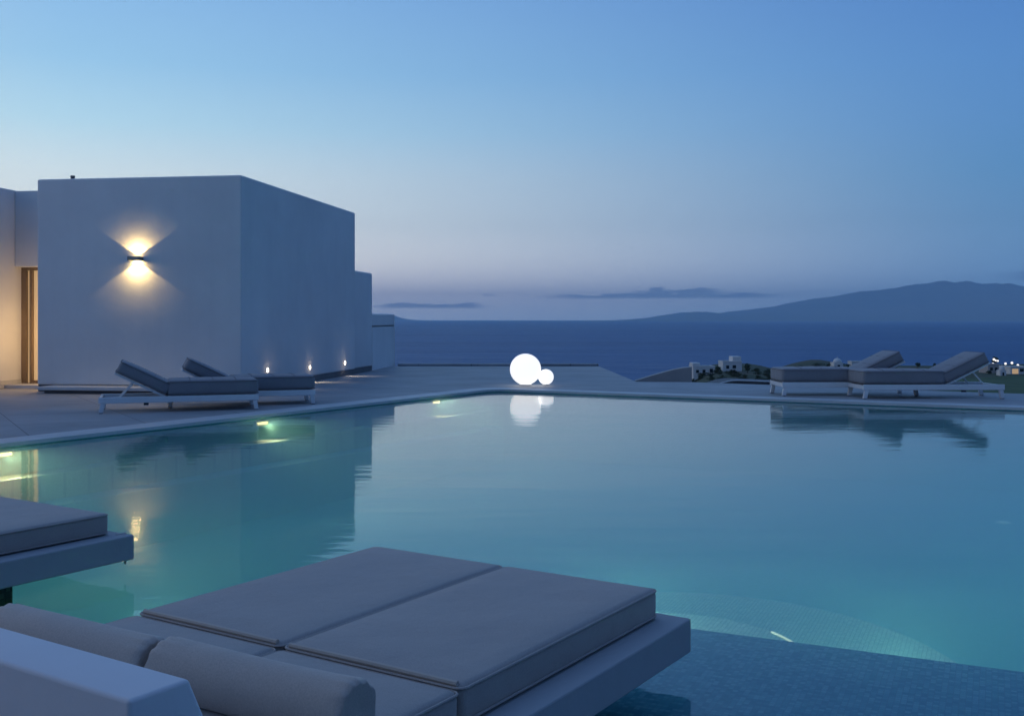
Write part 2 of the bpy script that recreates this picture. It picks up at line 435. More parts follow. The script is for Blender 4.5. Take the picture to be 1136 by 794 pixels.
# half-round steps down from the shelf
cen = s0 + sd * (-.02)
bm = newbm()
for (au, av, z) in ((.62, .66, ZS - .13), (1.34, 1.62, ZS - .27), (1.44, 1.92, ZS - .40)):
    pts = [cen + sd * math.cos(k * math.pi / 40) * au + sn * (math.sin(k * math.pi / 40) * av + .003) for k in range(41)]
    add_prism(bm, pts, ZD + .003, z)
tag(mesh('pool_steps', bm, M_step), kind='structure')
bm = newbm(); z = ZS - .13
add_tube(bm, [Vector((*(cen + sd * math.cos(k * math.pi / 40) * .612 + sn * math.sin(k * math.pi / 40) * .652), z + .003)) for k in range(0, 13)], .0055, 6)
tag(mesh('step_edge_strip', bm, emis('step_edge_glow', (1, .95, .45), .34)), 'thin glowing yellowish strip around the edge of the inner round pool step', 'light strip')

# far kerb of the terrace
k0, k1 = deck_far[0].to_2d(), deck_far[1].to_2d()
bm = newbm(); add_box(bm, -2.68, k1.x, k0.y - .02, k0.y + .25, .001, .055, .012)
tag(mesh('terrace_kerb', bm, M_deck), 'long low pale kerb closing the far edge of the terrace behind the globe lamps', 'kerb')

# ------------------------------------------------------------------ sea, ground, mountains
ZSEA = -35.0
bm = newbm()
S = 29900
vs = [bm.verts.new(p) for p in ((-S, 60, ZSEA), (S, 60, ZSEA), (S, 30900, ZSEA), (-S, 30900, ZSEA))]; bm.faces.new(vs)
bmesh.ops.subdivide_edges(bm, edges=bm.edges[:], cuts=3, use_grid_fill=True)
tag(face_up(mesh('sea', bm, M_sea)), kind='structure')
def sst(a, b, x):
    t_ = max(0, min(1, (x - a) / (b - a))); return t_ * t_ * (3 - 2 * t_)
def terr(x, y):
    # slope falling away from the terrace to a headland with houses, then the shore
    prof = [(-40, -1.2), (10, -1.2), (22, -1.6), (60, -4.2), (150, -10.4), (300, -15.6), (420, -18.6), (520, -21.6), (600, -27), (690, -38), (1200, -60)]
    for (a, za), (b, zb) in zip(prof, prof[1:]):
        if y <= b:
            k = max(0, (y - a) / (b - a)); z = za + (zb - za) * k; break
    else: z = -60
    pxn = 568 + x / max(y, 1) * F
    drop = (1 - sst(690, 800, pxn)) * min(1, max(0, (y - 30) / 120)) * 16
    z -= drop
    amp = min(1, max(0, (y - 40) / 200))
    z += amp * (noise.noise(Vector((x * .012, y * .012, 3))) * 1.6 + noise.noise(Vector((x * .05, y * .05, 9))) * .45)
    z += amp * 2.6 * math.exp(-((pxn - 905) / 22) ** 2) * sst(300, 480, y)
    z -= amp * 2.4 * math.exp(-((pxn - 858) / 16) ** 2) * sst(250, 450, y)
    return z
bm = newbm(); ys = [-40, -10, 5, 14, 18, 22, 26, 32, 40, 50] + list(range(60, 760, 9)) + [800, 900]
xs = []
rows = []
for y in ys:
    row = []
    W = max(60, y * .9)
    for i in range(150):
        u = i / 149; x = -W * .5 + u * W * 1.6
        row.append(bm.verts.new((x, y, terr(x, y))))
    rows.append(row)
for a, b in zip(rows, rows[1:]):
    for i in range(149): bm.faces.new((a[i], a[i + 1], b[i + 1], b[i]))
g = mesh('ground', bm, M_ground, smooth_=True); tag(g, kind='structure')
def gnd(px, py):
    """where the sight line through a photo pixel meets the hillside"""
    y = 30.0
    while y < 640:
        x = (px - 568) / F * y; z = H - (py - 354) / F * y
        if z <= terr(x, y): return Vector((x, y, terr(x, y)))
        y += 1.0
    return Vector(((px - 568) / F * 560, 560, terr((px - 568) / F * 560, 560)))
# lawn on the slope at the right
bm = newbm(); cols = 40; rws = 24; grid = []
for j in range(rws + 1):
    y = 32 + (250 - 32) * j / rws; row = []
    for i in range(cols + 1):
        px = 1040 + 240 * i / cols; x = (px - 568) / F * y
        row.append(bm.verts.new((x, y, terr(x, y) + .12)))
    grid.append(row)
for a, b in zip(grid, grid[1:]):
    for i in range(cols): bm.faces.new((a[i], a[i + 1], b[i + 1], b[i]))
tag(mesh('grass', bm, M_grass, smooth_=True), kind='structure')

def mountain(name, prof, dist, depth, label):
    """range of hills: ridge given as (photo x, height px), real size at its distance, with flanks both ways"""
    bm = newbm(); rows = []
    def hgt(px):
        for (a, ha), (b, hb) in zip(prof, prof[1:]):
            if a <= px <= b: return ha + (hb - ha) * ((px - a) / (b - a))
        return 0
    px0, px1 = prof[0][0], prof[-1][0]; n = 520; m_ = 30
    for j in range(m_ + 1):
        v = j / m_ * 2 - 1; row = []
        for i in range(n + 1):
            px = px0 + (px1 - px0) * i / n
            y = dist + v * depth; x = (px - 568) / F * dist * (1 + .0 * v)
            hh = hgt(px) / F * dist * (1 - abs(v) ** 1.3)
            fr = noise.fractal(Vector((x * .0006, y * .0007, 1)), .9, 2.1, 7)
            f2 = noise.fractal(Vector((x * .0028, y * .0012, 5)), .8, 2.1, 5)
            hh = hh * (1 + .22 * fr * (1 if abs(v) > .05 else .3)) + f2 * 20 * min(1, hh / 200) if abs(v) < 1 else -20
            row.append(bm.verts.new((x, y, ZSEA + hh + (0 if abs(v) < 1 else -10))))
        rows.append(row)
    for a, b in zip(rows, rows[1:]):
        for i in range(n): bm.faces.new((a[i], a[i + 1], b[i + 1], b[i]))
    return tag(mesh(name, bm, M_rock, smooth_=True), kind='structure')
mountain('hills', [(640, 0), (690, 1), (722, 4), (765, 10), (782, 9.5), (800, 9), (832, 12.5), (870, 18), (900, 23), (930, 28), (960, 32), (1000, 36), (1030, 38.5),
          (1070, 38.5), (1110, 36.5), (1136, 32.5), (1180, 33), (1260, 26), (1400, 12), (1560, 0)], 21000, 4200, '')
mountain('hills', [(330, 0), (360, 4), (400, 9), (436, 5.5), (452, 1.5), (470, 0)], 26000, 1500, '')

# evening haze over the water
bm = newbm(); add_box(bm, -30000, 30000, -3000, 31000, -70, 780)
hz = mesh('haze', bm, None); tag(hz, 'pale blue evening haze over the sea', kind='stuff')
hm = bpy.data.materials.new('evening_haze'); hm.use_nodes = True; t_ = hm.node_tree; t_.nodes.clear()
pv = t_.nodes.new('ShaderNodeVolumePrincipled'); oo = t_.nodes.new('ShaderNodeOutputMaterial'); t_.links.new(pv.outputs[0], oo.inputs['Volume'])
pv.inputs['Density'].default_value = 0.000065; pv.inputs['Color'].default_value = (.56, .84, 1, 1); pv.inputs['Anisotropy'].default_value = .0
hz.data.materials.append(hm)

# ------------------------------------------------------------------ white buildings
ZP = .10                                            # top of the dark plinth
cor = U(268, 354 + (H - ZP) * F / 15.5, ZP).to_2d()   # near right corner of the main block
cor = Vector(((268 - 568) / F * 15.5, 15.5))
lf = Vector(((41 - 568) / F * 16.0, 16.0))          # left end of front wall
fd = (cor - lf).normalized(); sdir = Vector((-fd.y, fd.x)); sdir = sdir if sdir.y > 0 else -sdir
width = (cor - lf).length
rz = math.atan2(fd.y, fd.x)
B0 = empty('white_building', (lf.x, lf.y, 0), rz, 'large white cubic house with one lit wall lamp on its front', 'building')
def blk(name, x0, x1, y0, y1, z0, z1, mat, parent, bev=.04, zf=None):
    bm = newbm(); add_box(bm, x0, x1, y0, y1, z0, z1, bev, 3)
    if zf:
        for v in bm.verts: v.co.z = zf(v.co)
    return mesh(name, bm, mat, parent, True, 40)
TOP = 1.1 + 160 / F * 15.5
TOPL = 1.1 + 155 / F * 16.0
blk('wall', 0, width, 0, 5.6, ZP, TOP, M_wall, B0, .03)
blk('plinth', .012, width - .012, .012, 5.59, .002, ZP + .03, M_plinth, B0, .0)
bm = newbm(); add_lathe(bm, [(.03, TOP - .03), (.03, TOP + .13), (.036, TOP + .13), (.036, TOP + .16), (0, TOP + .16)], 12, Matrix.Translation((.10, .8, 0)))
mesh('vent_pipe', bm, M_plinth, B0)
# stone ledge at the foot of the front wall
s_ = empty('stone_ledge', (lf.x, lf.y, 0), rz, 'long low stone ledge at the foot of the front wall behind the loungers', 'ledge')
bm = newbm(); add_box(bm, .28, width - .25, -.42, -.004, .052, .10, .006); mesh('ledge_top', bm, M_cope, s_)
bm = newbm(); add_box(bm, .34, width - .3, -.34, -.008, .002, .050); mesh('ledge_base', bm, M_plinth, s_)
# lower block further back, in the same wall line
far_c = cor + sdir * 5.6
B1 = empty('annex_building', (far_c.x, far_c.y, 0), rz, 'lower white block joined behind the large cubic house', 'building')
blk('wall', -2.4, -.04, .0, 1.35, ZP, 2.08, M_wall, B1, .04)
blk('plinth', -2.38, -.052, .012, 1.34, .002, ZP + .03, M_plinth, B1, .0)
B2 = empty('low_garden_block', (0, 0, 0), 0, 'small low white block with a horizontal groove at the end of the terrace', 'wall')
pA = Vector(((413 - 568) / F * 22.5, 22.5)); pB = Vector(((438 - 568) / F * 25.0, 25.0)); bk_ = Vector((-1.0, .5))
for nm, ins, z0, z1, mt_ in (('wall', 0, .001, .93, M_wall), ('joint', .03, .931, .949, M_plinth), ('cap', 0, .95, 1.22, M_wall)):
    c_ = (pA + pB + bk_) / 2; q_ = [pA, pB, pB + bk_, pA + bk_]; q_ = [p_ + (c_ - p_).normalized() * ins for p_ in q_]
    bm = newbm(); add_prism(bm, q_, z0, z1)
    if nm == 'cap': bmesh.ops.bevel(bm, geom=bm.edges[:], offset=.03, segments=3, affect='EDGES', profile=.5)
    mesh(nm, bm, mt_, B2)

# left wing with the lit doorway
B3 = empty('entrance_wing', (lf.x, lf.y, 0), rz, 'white house wing at the left edge with a warmly lit glass door', 'building')
def at3(px, Yd):  # local coords in wing frame for a photo x at depth Yd
    p = Vector(((px - 568) / F * Yd, Yd)) - lf; return Vector((p.dot(fd), p.dot(sdir)))
XS = -.893
zh = 1.94; zt = 1.1 + 142 / F * 16.9
blk('lintel', XS + .002, -.004, .77, 1.5, zh, zt, M_wall, B3, .015)
blk('side_wall', -6.0, XS, .2, 4.0, .001, zt + .012, M_wall, B3, .02)
bm = newbm(); add_box(bm, XS + .003, -.004, .50, .945, .001, .06, .004); mesh('door_step', bm, M_cope, B3)
bm = newbm(); add_box(bm, XS + .003, XS + .02, .3, .92, .061, .13); mesh('skirting', bm, M_cope, B3)
DY = 1.0
bm = newbm(); add_box(bm, XS + .05, -.006, DY, DY + .03, .07, zh - .05); door = mesh('door', bm, M_lit, B3)
bm = newbm()
for x0, x1 in ((XS + .002, XS + .088), (XS + .147, XS + .193)): add_box(bm, x0, x1, DY - .06, DY - .002, .002, zh - .052, .004)
add_box(bm, XS + .002, -.006, DY - .06, DY - .003, zh - .05, zh - .004, .004)
add_box(bm, XS + .195, -.006, DY - .045, DY - .004, .062, .11)
mesh('frame', bm, M_door, door)
# warm ceiling lamp of the entrance
def lamp(name, kind, loc, energy, col, size=.1, rot=(0, 0, 0), parent=None, **kw):
    ld = bpy.data.lights.new(name, kind); ld.energy = energy; ld.color = col
    if kind in ('POINT', 'SPOT'): ld.shadow_soft_size = size
    else: ld.size = size
    for k, v in kw.items(): setattr(ld, k, v)
    o = bpy.data.objects.new(name, ld); link(o, parent); o.location = loc; o.rotation_euler = rot; return o
def w3(x, y, z): p = lf + fd * x + sdir * y; return Vector((p.x, p.y, z))

# up-and-down wall lamp on the front wall
LY = 15.75
lp = Vector(((153 - 568) / F * LY, LY)) - lf
lx = lp.dot(fd); lz = 1.1 + 66.5 / F * 15.8
M_bulb2 = emis('soft_warm_glow', (1, .70, .30), 10)
WL = empty('wall_lamp', w3(lx, 0, lz), rz, 'small square up-and-down lamp glowing warm on the front wall of the large house', 'wall lamp')
bm = newbm()
add_box(bm, -.09, .09, -.150, -.142, -.03, .03); add_box(bm, -.09, -.082, -.1415, -.002, -.03, .03); add_box(bm, .082, .09, -.1415, -.002, -.03, .03)
add_box(bm, -.0815, .0815, -.1415, -.002, -.010, .010)
mesh('housing', bm, simple('grey_lamp_metal', (.22, .22, .22), .35, .6), WL)
for s in (1, -1):
    bm = newbm(); add_box(bm, -.075, .075, -.125, -.03, min(s * .012, s * .018), max(s * .012, s * .018)); mesh('bulb', bm, M_bulb if s < 0 else M_bulb2, WL)
    l_ = lamp('lamp_light', 'SPOT', (0, -.078, s * .022), 26, (1, .67, .25), .012, (R(0 if s < 0 else 180), 0, 0), WL, spot_size=R(116), spot_blend=.10)
# small round step lights low on the side wall
for px, lab in ((296, 'small round light low on the side wall, nearest of three, above the lounger'), (343, 'small round light low on the side wall, middle one of three'), (382, 'small round light low on the side wall, farthest of three')):
    # intersection of the sight line with the side wall
    a = (px - 568) / F
    k = (a * cor.y - cor.x) / (sdir.x - a * sdir.y); p = cor + sdir * k
    z = 1.1 - {296: 56.5, 343: 53.5, 382: 48.5}[px] / F * p.y
    o = empty('step_light', (p.x, p.y, z), rz + R(90), lab, 'wall light', 'round lights low on the side wall')
    bm = newbm(); add_lathe(bm, [(.0, 0), (.045, 0), (.045, .012), (0, .012)], 20, Matrix.Rotation(R(90), 4, 'X')); mesh('rim', bm, M_frame, o)
    bm = newbm(); add_lathe(bm, [(.0, .0), (.034, .0), (.034, .006), (0, .010)], 20, Matrix.Translation((0, -.012, 0)) @ Matrix.Rotation(R(90), 4, 'X')); mesh('lens', bm, M_led, o)
    lamp('lamp_light', 'SPOT', (0, -.03, .0), 9.0, (1, .78, .50), .02, (R(-42), 0, 0), o, spot_size=R(80), spot_blend=.5)
    lamp('lamp_light', 'POINT', (0, -.05, .0), .14, (1, .76, .48), .03, (0, 0, 0), o)

# entrance light on the side of the main block, facing the door recess
EL = empty('entrance_wall_lamp', w3(0, .42, .85), rz - R(90), 'small warm wall lamp hidden in the door recess beside the large house', 'wall lamp')
bm = newbm(); add_box(bm, -.06, .06, -.05, -.002, -.06, .06, .01); mesh('housing', bm, M_frame, EL)
bm = newbm(); add_box(bm, -.045, .045, -.062, -.051, -.045, .045); mesh('bulb', bm, M_bulb2, EL)
lamp('lamp_light', 'POINT', (0, -.11, 0), 13, (1, .62, .26), .05, (0, 0, 0), EL)

# added unseen wall behind the viewer, dark to shade the foreground daybed
hb = empty('shade_wall', (0, -2.5, 0), 0, 'added dark stone wall behind the viewer, unseen, shading the daybeds', 'wall')
bm = newbm(); add_box(bm, -9, 9, -.4, 0, -1.15, 3.3, .03); mesh('wall', bm, concrete('shade_wall_stone', (.12, .11, .10), (.20, .18, .16), 2, .9), hb)

# ------------------------------------------------------------------ globe lamps
def globe(px, py_base, rpx, label):
    p = U(px, py_base); r_ = rpx / F * p.y
    o = empty('globe_lamp', (p.x, p.y + .05, 0), 0, label, 'globe lamp', 'glowing globe lamps by the pool corner')
    n = 28; prof = [(r_ * math.sin(math.pi * k / n), r_ + .012 - r_ * math.cos(math.pi * k / n)) for k in range(n + 1)]
    prof[0] = (0, .012); prof[-1] = (0, prof[-1][1])
    bm = newbm(); add_lathe(bm, prof, 48); mesh('globe', bm, M_ball, o, True)
    bm = newbm(); add_lathe(bm, [(0, .0045), (r_ * .42, .0045), (r_ * .42, .02), (r_ * .34, .03), (0, .03)], 32); mesh('base', bm, M_frame, o)
    return o
globe(583, 427.8, 17.3, 'large glowing white globe lamp at the corner of the pool')
globe(605.8, 427.6, 8.6, 'small glowing white globe lamp touching the larger globe')

# ------------------------------------------------------------------ sun loungers
def pad(x0, x1, y0, y1, z0, z1, bev=.035, puff=.01, cuts=6, seed=0):
    bm = newbm(); add_box(bm, x0, x1, y0, y1, z0, z1, bev, 4)
    bmesh.ops.subdivide_edges(bm, edges=[e for e in bm.edges if e.calc_length() > .25], cuts=cuts, use_grid_fill=True)
    cx, cy_, hx, hy = (x0 + x1) / 2, (y0 + y1) / 2, (x1 - x0) / 2, (y1 - y0) / 2
    for v in bm.verts:
        u_, w_ = (v.co.x - cx) / hx, (v.co.y - cy_) / hy
        k = (1 - min(1, u_ * u_) ** 2) * (1 - min(1, w_ * w_) ** 2)
        nz_ = noise.noise(Vector((v.co.x * 4 + seed, v.co.y * 4, seed)))
        if v.co.z > (z0 + z1) / 2: v.co.z += puff * k + nz_ * .008 * k
        v.co.x += nz_ * .003; v.co.y += noise.noise(Vector((v.co.x * 5, seed, v.co.z * 9))) * .003
    return bm
def loop_pts(x0, x1, y0, y1, z, r_=.03):
    pts = []
    for (cx, cy_, a0) in ((x1 - r_, y1 - r_, 0), (x0 + r_, y1 - r_, 90), (x0 + r_, y0 + r_, 180), (x1 - r_, y0 + r_, 270)):
        for k in range(5): a = R(a0 + 22.5 * k); pts.append((cx + r_ * math.cos(a), cy_ + r_ * math.sin(a), z))
    return pts
LEN, WID, SEAT, ANG = 1.98, .66, 1.16, 27
def make_lounger():
    """foot end at x=0, head end at +x, near long side at y=0"""
    o = empty('sun_lounger', (0, 0, 0))
    bm = newbm()
    add_box(bm, 0, LEN, 0, .035, .125, .205, .006); add_box(bm, 0, LEN, WID - .035, WID, .125, .205, .006)
    for x in (0.001, SEAT - .02, LEN - .036): add_box(bm, x, x + .035, .0355, WID - .0355, .135, .195, .004)
    for i in range(9): x = .09 + i * .118; add_box(bm, x, x + .05, .036, WID - .036, .180, .190)
    mesh('frame', bm, M_frame, o)
    for (x, lean) in ((.02, -.02), (LEN - .075, .02)):
        for y in (.002, WID - .047):
            bm = newbm(); vs = add_box(bm, x, x + .055, y, y + .045, .006, .124, .004)
            for v in bm.verts:
                if v.co.z < .05: v.co.x += lean
            leg = mesh('leg', bm, M_frame, o)
            bm = newbm(); add_box(bm, x + lean + .005, x + lean + .05, y + .004, y + .04, .0, .0055); mesh('foot_pad', bm, M_dark, leg)
    mt = mesh('mattress', pad(.0, SEAT - .008, .012, WID - .012, .208, .405, .045, .015, 6, 1), M_fab2, o, True)
    bm = newbm()
    for z in (.222, .385): add_tube(bm, loop_pts(.0, SEAT - .008, .012, WID - .012, z, .04), .005, 5, True)
    for x in (.29, .58, .87): add_tube(bm, [(x, .02, .36), (x, .03, .400), (x, .06, .414), (x, WID / 2, .424), (x, WID - .06, .414), (x, WID - .03, .400), (x, WID - .02, .36)], .004, 5)
    mesh('piping', bm, simple('dark_piping', (.15, .14, .15), .8), mt)
    rot = Matrix.Translation((SEAT, 0, .208)) @ Matrix.Rotation(R(-ANG), 4, 'Y')
    bm = pad(.008, .70, .012, WID - .012, .0, .165, .045, .015, 5, 5); bmesh.ops.transform(bm, matrix=rot, verts=bm.verts[:])
    bk = mesh('backrest', bm, M_fab2, o, True)
    bm = newbm()
    for z in (.014, .150): add_tube(bm, loop_pts(.008, .70, .012, WID - .012, z, .04), .005, 5, True)
    for x in (.24, .47): add_tube(bm, [(x, .02, .13), (x, .06, .172), (x, WID / 2, .181), (x, WID - .06, .172), (x, WID - .02, .13)], .004, 5)
    bmesh.ops.transform(bm, matrix=rot, verts=bm.verts[:])
    mesh('piping', bm, bpy.data.materials['dark_piping'], bk)
    bm = newbm()
    for y in (.04, WID - .07): add_box(bm, 0, .70, y, y + .03, -.032, -.004, .003)
    add_box(bm, .67, .70, .0705, WID - .0705, -.030, -.006)
    bmesh.ops.transform(bm, matrix=rot, verts=bm.verts[:]); mesh('backrest_frame', bm, M_frame, o)
    bm = newbm()
    c_, s_n = math.cos(R(ANG)), math.sin(R(ANG))
    for y in (.085, WID - .085): add_tube(bm, [(SEAT + .44 * c_, y, .195 + .44 * s_n), (SEAT + .60, y, .155)], .010, 8)
    add_tube(bm, [(SEAT + .60, .04, .155), (SEAT + .60, WID - .04, .155)], .010, 8)
    mesh('prop_bar', bm, M_frame, o)
    bm = newbm()
    add_box(bm, SEAT + .22, SEAT + .28, .006, .036, .095, .124, .004)
    mesh('bracket', bm, M_dark, o)
    return o
def put(o, p, d, mirror, label):
    o.location = (p.x, p.y, 0); o.rotation_euler = (0, 0, math.atan2(d.y, d.x))
    o.scale = (.92, -1, .91) if mirror else (1, 1, .96)
    tag(o, label, 'sun lounger', 'sun loungers around the pool')
G = make_lounger()
p = U(958, 442.5); put(G, p, Vector((1, .03)), False, 'nearer sun lounger of the right pair, its raised back beside the village lights')
o = copy_tree(G); p = U(868, 439.2); put(o, p, Vector((1, .03)), False, 'grey cushioned sun lounger at the right, partly hidden behind the nearer one, left of it')
# the left pair lie the other way round, head ends to the left
d0 = Vector((-.945, -.325)).normalized()
def lname(pxr, pyr, label):
    o = copy_tree(G); p = U(pxr, pyr); d = d0
    # near long side starts at the foot end on the right, body behind it: mirror across the long axis
    put(o, p, d, True, label); return o
lname(287, 454, 'front sun lounger of the left pair, nearest the pool, its white frame fully in view')
lname(350, 448, 'grey cushioned sun lounger at the left, behind the front one, closest to the house wall')

# ------------------------------------------------------------------ daybeds standing in the pool
HW = H - ZW
uD = Vector((.840, -.543)).normalized(); vD = Vector((.543, .840)).normalized()
bed_rz = math.atan2(uD.y, uD.x)
PT, PB = ZW + .161 * HW, ZW + .066 * HW       # platform top and underside
MT = ZW + .247 * HW                           # mattress top
WB = 1.03 * HW                                # both mattresses
BL = 1.76 * HW                                # corner to headboard
EX, EY = .088, .062
def make_bed(name, corner, label, ns=2):
    """origin at the far right corner of the platform; local -x to the left, -y towards the head"""
    o = empty(name, (corner.x, corner.y, ZS), bed_rz, label, 'daybed', 'double daybeds standing in the pool')
    o.location.z = 0
    W0 = -(WB + 2 * EX)
    bm = newbm(); add_box(bm, W0, 0, -BL - .30, 0, PB, PT, .006, 2)
    mesh('platform', bm, M_bedwhite, o)
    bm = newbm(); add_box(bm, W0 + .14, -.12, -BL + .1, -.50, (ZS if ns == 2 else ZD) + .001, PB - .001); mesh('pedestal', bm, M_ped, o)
    half = WB / ns; x1 = -EX; fl_ = .943 * HW
    for s in range(ns):
        a1 = x1 - s * half - (.004 if s else 0); a0 = x1 - (s + 1) * half + (.004 if not s and ns > 1 else 0)
        m1 = mesh('foot_cushion', pad(a0, a1, -EY - fl_, -EY, PT + .001, MT, .022, .006, 8, 3 + s), M_fab, o, True)
        bm = newbm()
        for z in (PT + .012, MT - .008): add_tube(bm, loop_pts(a0, a1, -EY - fl_, -EY, z, .022), .0035, 6, True)
        mesh('piping', bm, M_fab, m1)
        bm = newbm(); add_tube(bm, [(a0 + .02, -EY - fl_ + .010, MT - .0005), ((a0 + a1) / 2, -EY - fl_ + .009, MT + .0015), (a1 - .02, -EY - fl_ + .010, MT - .0005)], .0075, 8); mesh('edge_welt', bm, M_pipe, m1)
        m2 = mesh('head_cushion', pad(a0, a1, -BL + .06, -EY - fl_ - .006, PT + .001, MT - .006, .022, .005, 6, 7 + s), M_fab, o, True)
        bm = newbm()
        for z in (PT + .012, MT - .014): add_tube(bm, loop_pts(a0, a1, -BL + .06, -EY - fl_ - .006, z, .022), .0035, 6, True)
        mesh('piping', bm, M_fab, m2)
    # headboard: thick block, top 11 cm deep, bed side sloping
    ht = ZW + .497 * HW
    bm = newbm(); add_profile(bm, [(-BL - .115, PT - .30), (-BL - .115, ht), (-BL, ht), (-BL + .17, PT + .001), (-BL + .17, PT + .0005)][:4], W0, 0)
    r_ = bmesh.ops.bevel(bm, geom=bm.edges[:], offset=.008, segments=3, affect='EDGES', profile=.5)
    mesh('headboard', bm, M_headboard, o, True, 40)
    return o
cz = HW
C1 = Vector((.504 * HW, 2.95 * HW))
bed = make_bed('daybed', C1, 'large double daybed in the foreground with two taupe mattresses and a white headboard')
C2 = Vector(((149 - 568) / F * 4.09 * HW, 4.09 * HW))
bed2 = make_bed('daybed', C2, '', 1)
tag(bed2, 'daybed cut off by the left photo edge, only its foot corner in view over water')
# clear strap round the foot corner of the left daybed
bm = newbm(); c_ = -.06
add_box(bm, c_ - .012, c_, -.35 + .35, .0035, PB - .03, PT + .004); add_box(bm, c_ - .012, c_, -.045, -.0005, PT + .0015, PT + .004)
st = mesh('strap', bm, simple('pale_strap', (.45, .46, .46), .5), bed2); st['label'] = 'pale thin strap end hanging over the platform edge'

M_bol = fabric('lamplit_taupe_fabric', (.46, .375, .33), (.53, .43, .375))  # daybed cloth tinted lighter and warmer, as lit by warm light from behind
def bolster(idx, label):
    half = WB / 2; Lb = half - .012; r_ = .066
    n = 26; prof = [(0, 0)]
    for k in range(7): a = R(90 * k / 6); prof.append((r_ * (.80 + .20 * math.sin(a)) if k else r_ * .35, .022 * (1 - math.cos(a)) if k else .004))
    for k in range(1, n): prof.append((r_, .022 + (Lb - .044) * k / n))
    for k in range(7): a = R(90 * (6 - k) / 6); prof.append((r_ * (.80 + .20 * math.sin(a)) if k < 6 else r_ * .35, Lb - (.022 * (1 - math.cos(a)) if k < 6 else .004)))
    prof.append((0, Lb))
    bm = newbm(); add_lathe(bm, prof, 56)
    for v in bm.verts:
        a = math.atan2(v.co.y, v.co.x); rr = math.hypot(v.co.x, v.co.y)
        e_ = min(v.co.z, Lb - v.co.z)
        pl = math.exp(-e_ / .03) * .0035 * math.sin(a * 11 + 3 * math.sin(a * 2)) * (rr / r_)
        wv = noise.noise(Vector((v.co.x * 12, v.co.y * 12, v.co.z * 3 + idx * 9))) * .0045
        if rr > 1e-5: k = 1 + (pl + wv) / r_; v.co.x *= k; v.co.y *= k
        if rr < r_ * .5 and e_ < .02: v.co.z += .006 if v.co.z < Lb / 2 else -.006
    # lay along x, slightly flattened where it rests
    M4 = Matrix.Rotation(R(-90), 4, 'Y')
    bmesh.ops.transform(bm, matrix=M4, verts=bm.verts[:])
    for v in bm.verts:
        if v.co.z < -.056: v.co.z = -.056 - (-.056 - v.co.z) * .2
    o = mesh('bolster', bm, M_bol, None, True)
    x_r = -EX - idx * half + .012
    loc = Vector((*C1, 0)) + Vector((*uD, 0)) * x_r + Vector((*vD, 0)) * (-EY - (1.272 + .03 * idx) * HW)
    o.location = (loc.x, loc.y, MT + .058); o.rotation_euler = (0, 0, bed_rz + R(2.2))
    tag(o, label, 'bolster', 'bolsters on the foreground daybed')
    return o
bolster(0, 'taupe bolster cushion on the right mattress of the foreground daybed, its round end in view')
bolster(1, 'left bolster cushion of the foreground daybed, cut off by the left photo edge')

# ------------------------------------------------------------------ underwater lamps
def on_left_wall(px):
    a = (px - 568) / F; base = wl[0]; d_ = dl
    k = (a * base.y - base.x) / (d_.x - a * d_.y); return base + d_ * k
nrm = Vector((-dl.y, dl.x)); nrm = nrm if nrm.dot(dr) > 0 else -nrm
for px, lab in ((2, 'round underwater pool lamp in the left pool wall, at the left photo edge'), (290, 'round underwater pool lamp in the left pool wall, below the left loungers'), (483, 'round underwater pool lamp in the left pool wall, nearest the globe lamps')):
    p = on_left_wall(px)
    o = empty('underwater_lamp', (p.x, p.y, ZW - .055), math.atan2(nrm.y, nrm.x) + R(90), lab, 'pool lamp', 'underwater lamps in the left pool wall')
    bm = newbm(); add_box(bm, -.11, .11, -.016, 0, -.035, .030, .006); mesh('rim', bm, M_frame, o)
    bm = newbm(); add_box(bm, -.08, .08, -.024, -.0165, -.014, .010, .003); mesh('lens', bm, M_uw, o)
    lamp('lamp_light', 'SPOT', (0, -.05, -.01), 7, (1, .68, .26), .03, (R(-30), 0, 0), o, spot_size=R(120), spot_blend=1)
    lamp('flood_light', 'SPOT', (0, -.06, -.02), 60, (1, .80, .48), .06, (R(-84), 0, 0), o, spot_size=R(118), spot_blend=1)
for k, rec, pw, side in ((-6.8, REC, 40, 0), (-4.6, REC, 40, 0), (-1.25, 1.15, 9, 1), (-1.0, 0, 160, 0), (5.8, 0, 560, 0), (8.0, 0, 400, 0)):   # added fill lamps in the shelf riser, turned away, to light the water
    p = s0 + sd * k - sn * rec; dd = -sd if side else sn
    o = empty('shelf_fill_lamp', (p.x, p.y, -.62 if not side else -.42), math.atan2(dd.y, dd.x) + R(90), 'added fill lamp set in the riser of the shallow shelf, hidden from view', 'pool lamp', 'added fill lamps in the riser of the shelf')
    bm = newbm(); add_box(bm, -.10, .10, -.02, 0, -.06, .06, .006); mesh('rim', bm, M_frame, o)
    lamp('lamp_light', 'SPOT', (0, -.05, 0), pw, (.80, 1, .82) if not side else (.8, 1, .4), .06, (R(-80 if not side else -52), 0, 0), o, spot_size=R(125), spot_blend=.55)
for k in (-.25, .92):                                   # added fill lamps just above the treads, to brighten the round steps
    p = s0 + sd * k
    z_ = ZS - (.06 if k < .6 else .10)
    o = empty('step_fill_lamp', (p.x, p.y, z_), math.atan2(sn.y, sn.x) + R(90), 'added slim fill lamp in the riser above the round pool steps, hidden from view', 'pool lamp', 'added slim fill lamps above the pool steps')
    bm = newbm(); add_box(bm, -.08, .08, -.010, 0, -.016, .016, .003); mesh('rim', bm, M_frame, o)
    lamp('lamp_light', 'SPOT', (0, -.03, 0), 17, (.80, 1, .76), .03, (R(-70), 0, 0), o, spot_size=R(150), spot_blend=.6)
p = U(1113, 580, ZD)
o = empty('pool_floor_light', (p.x, p.y, ZD), 0, 'small round light set in the pool floor at the right', 'pool lamp')
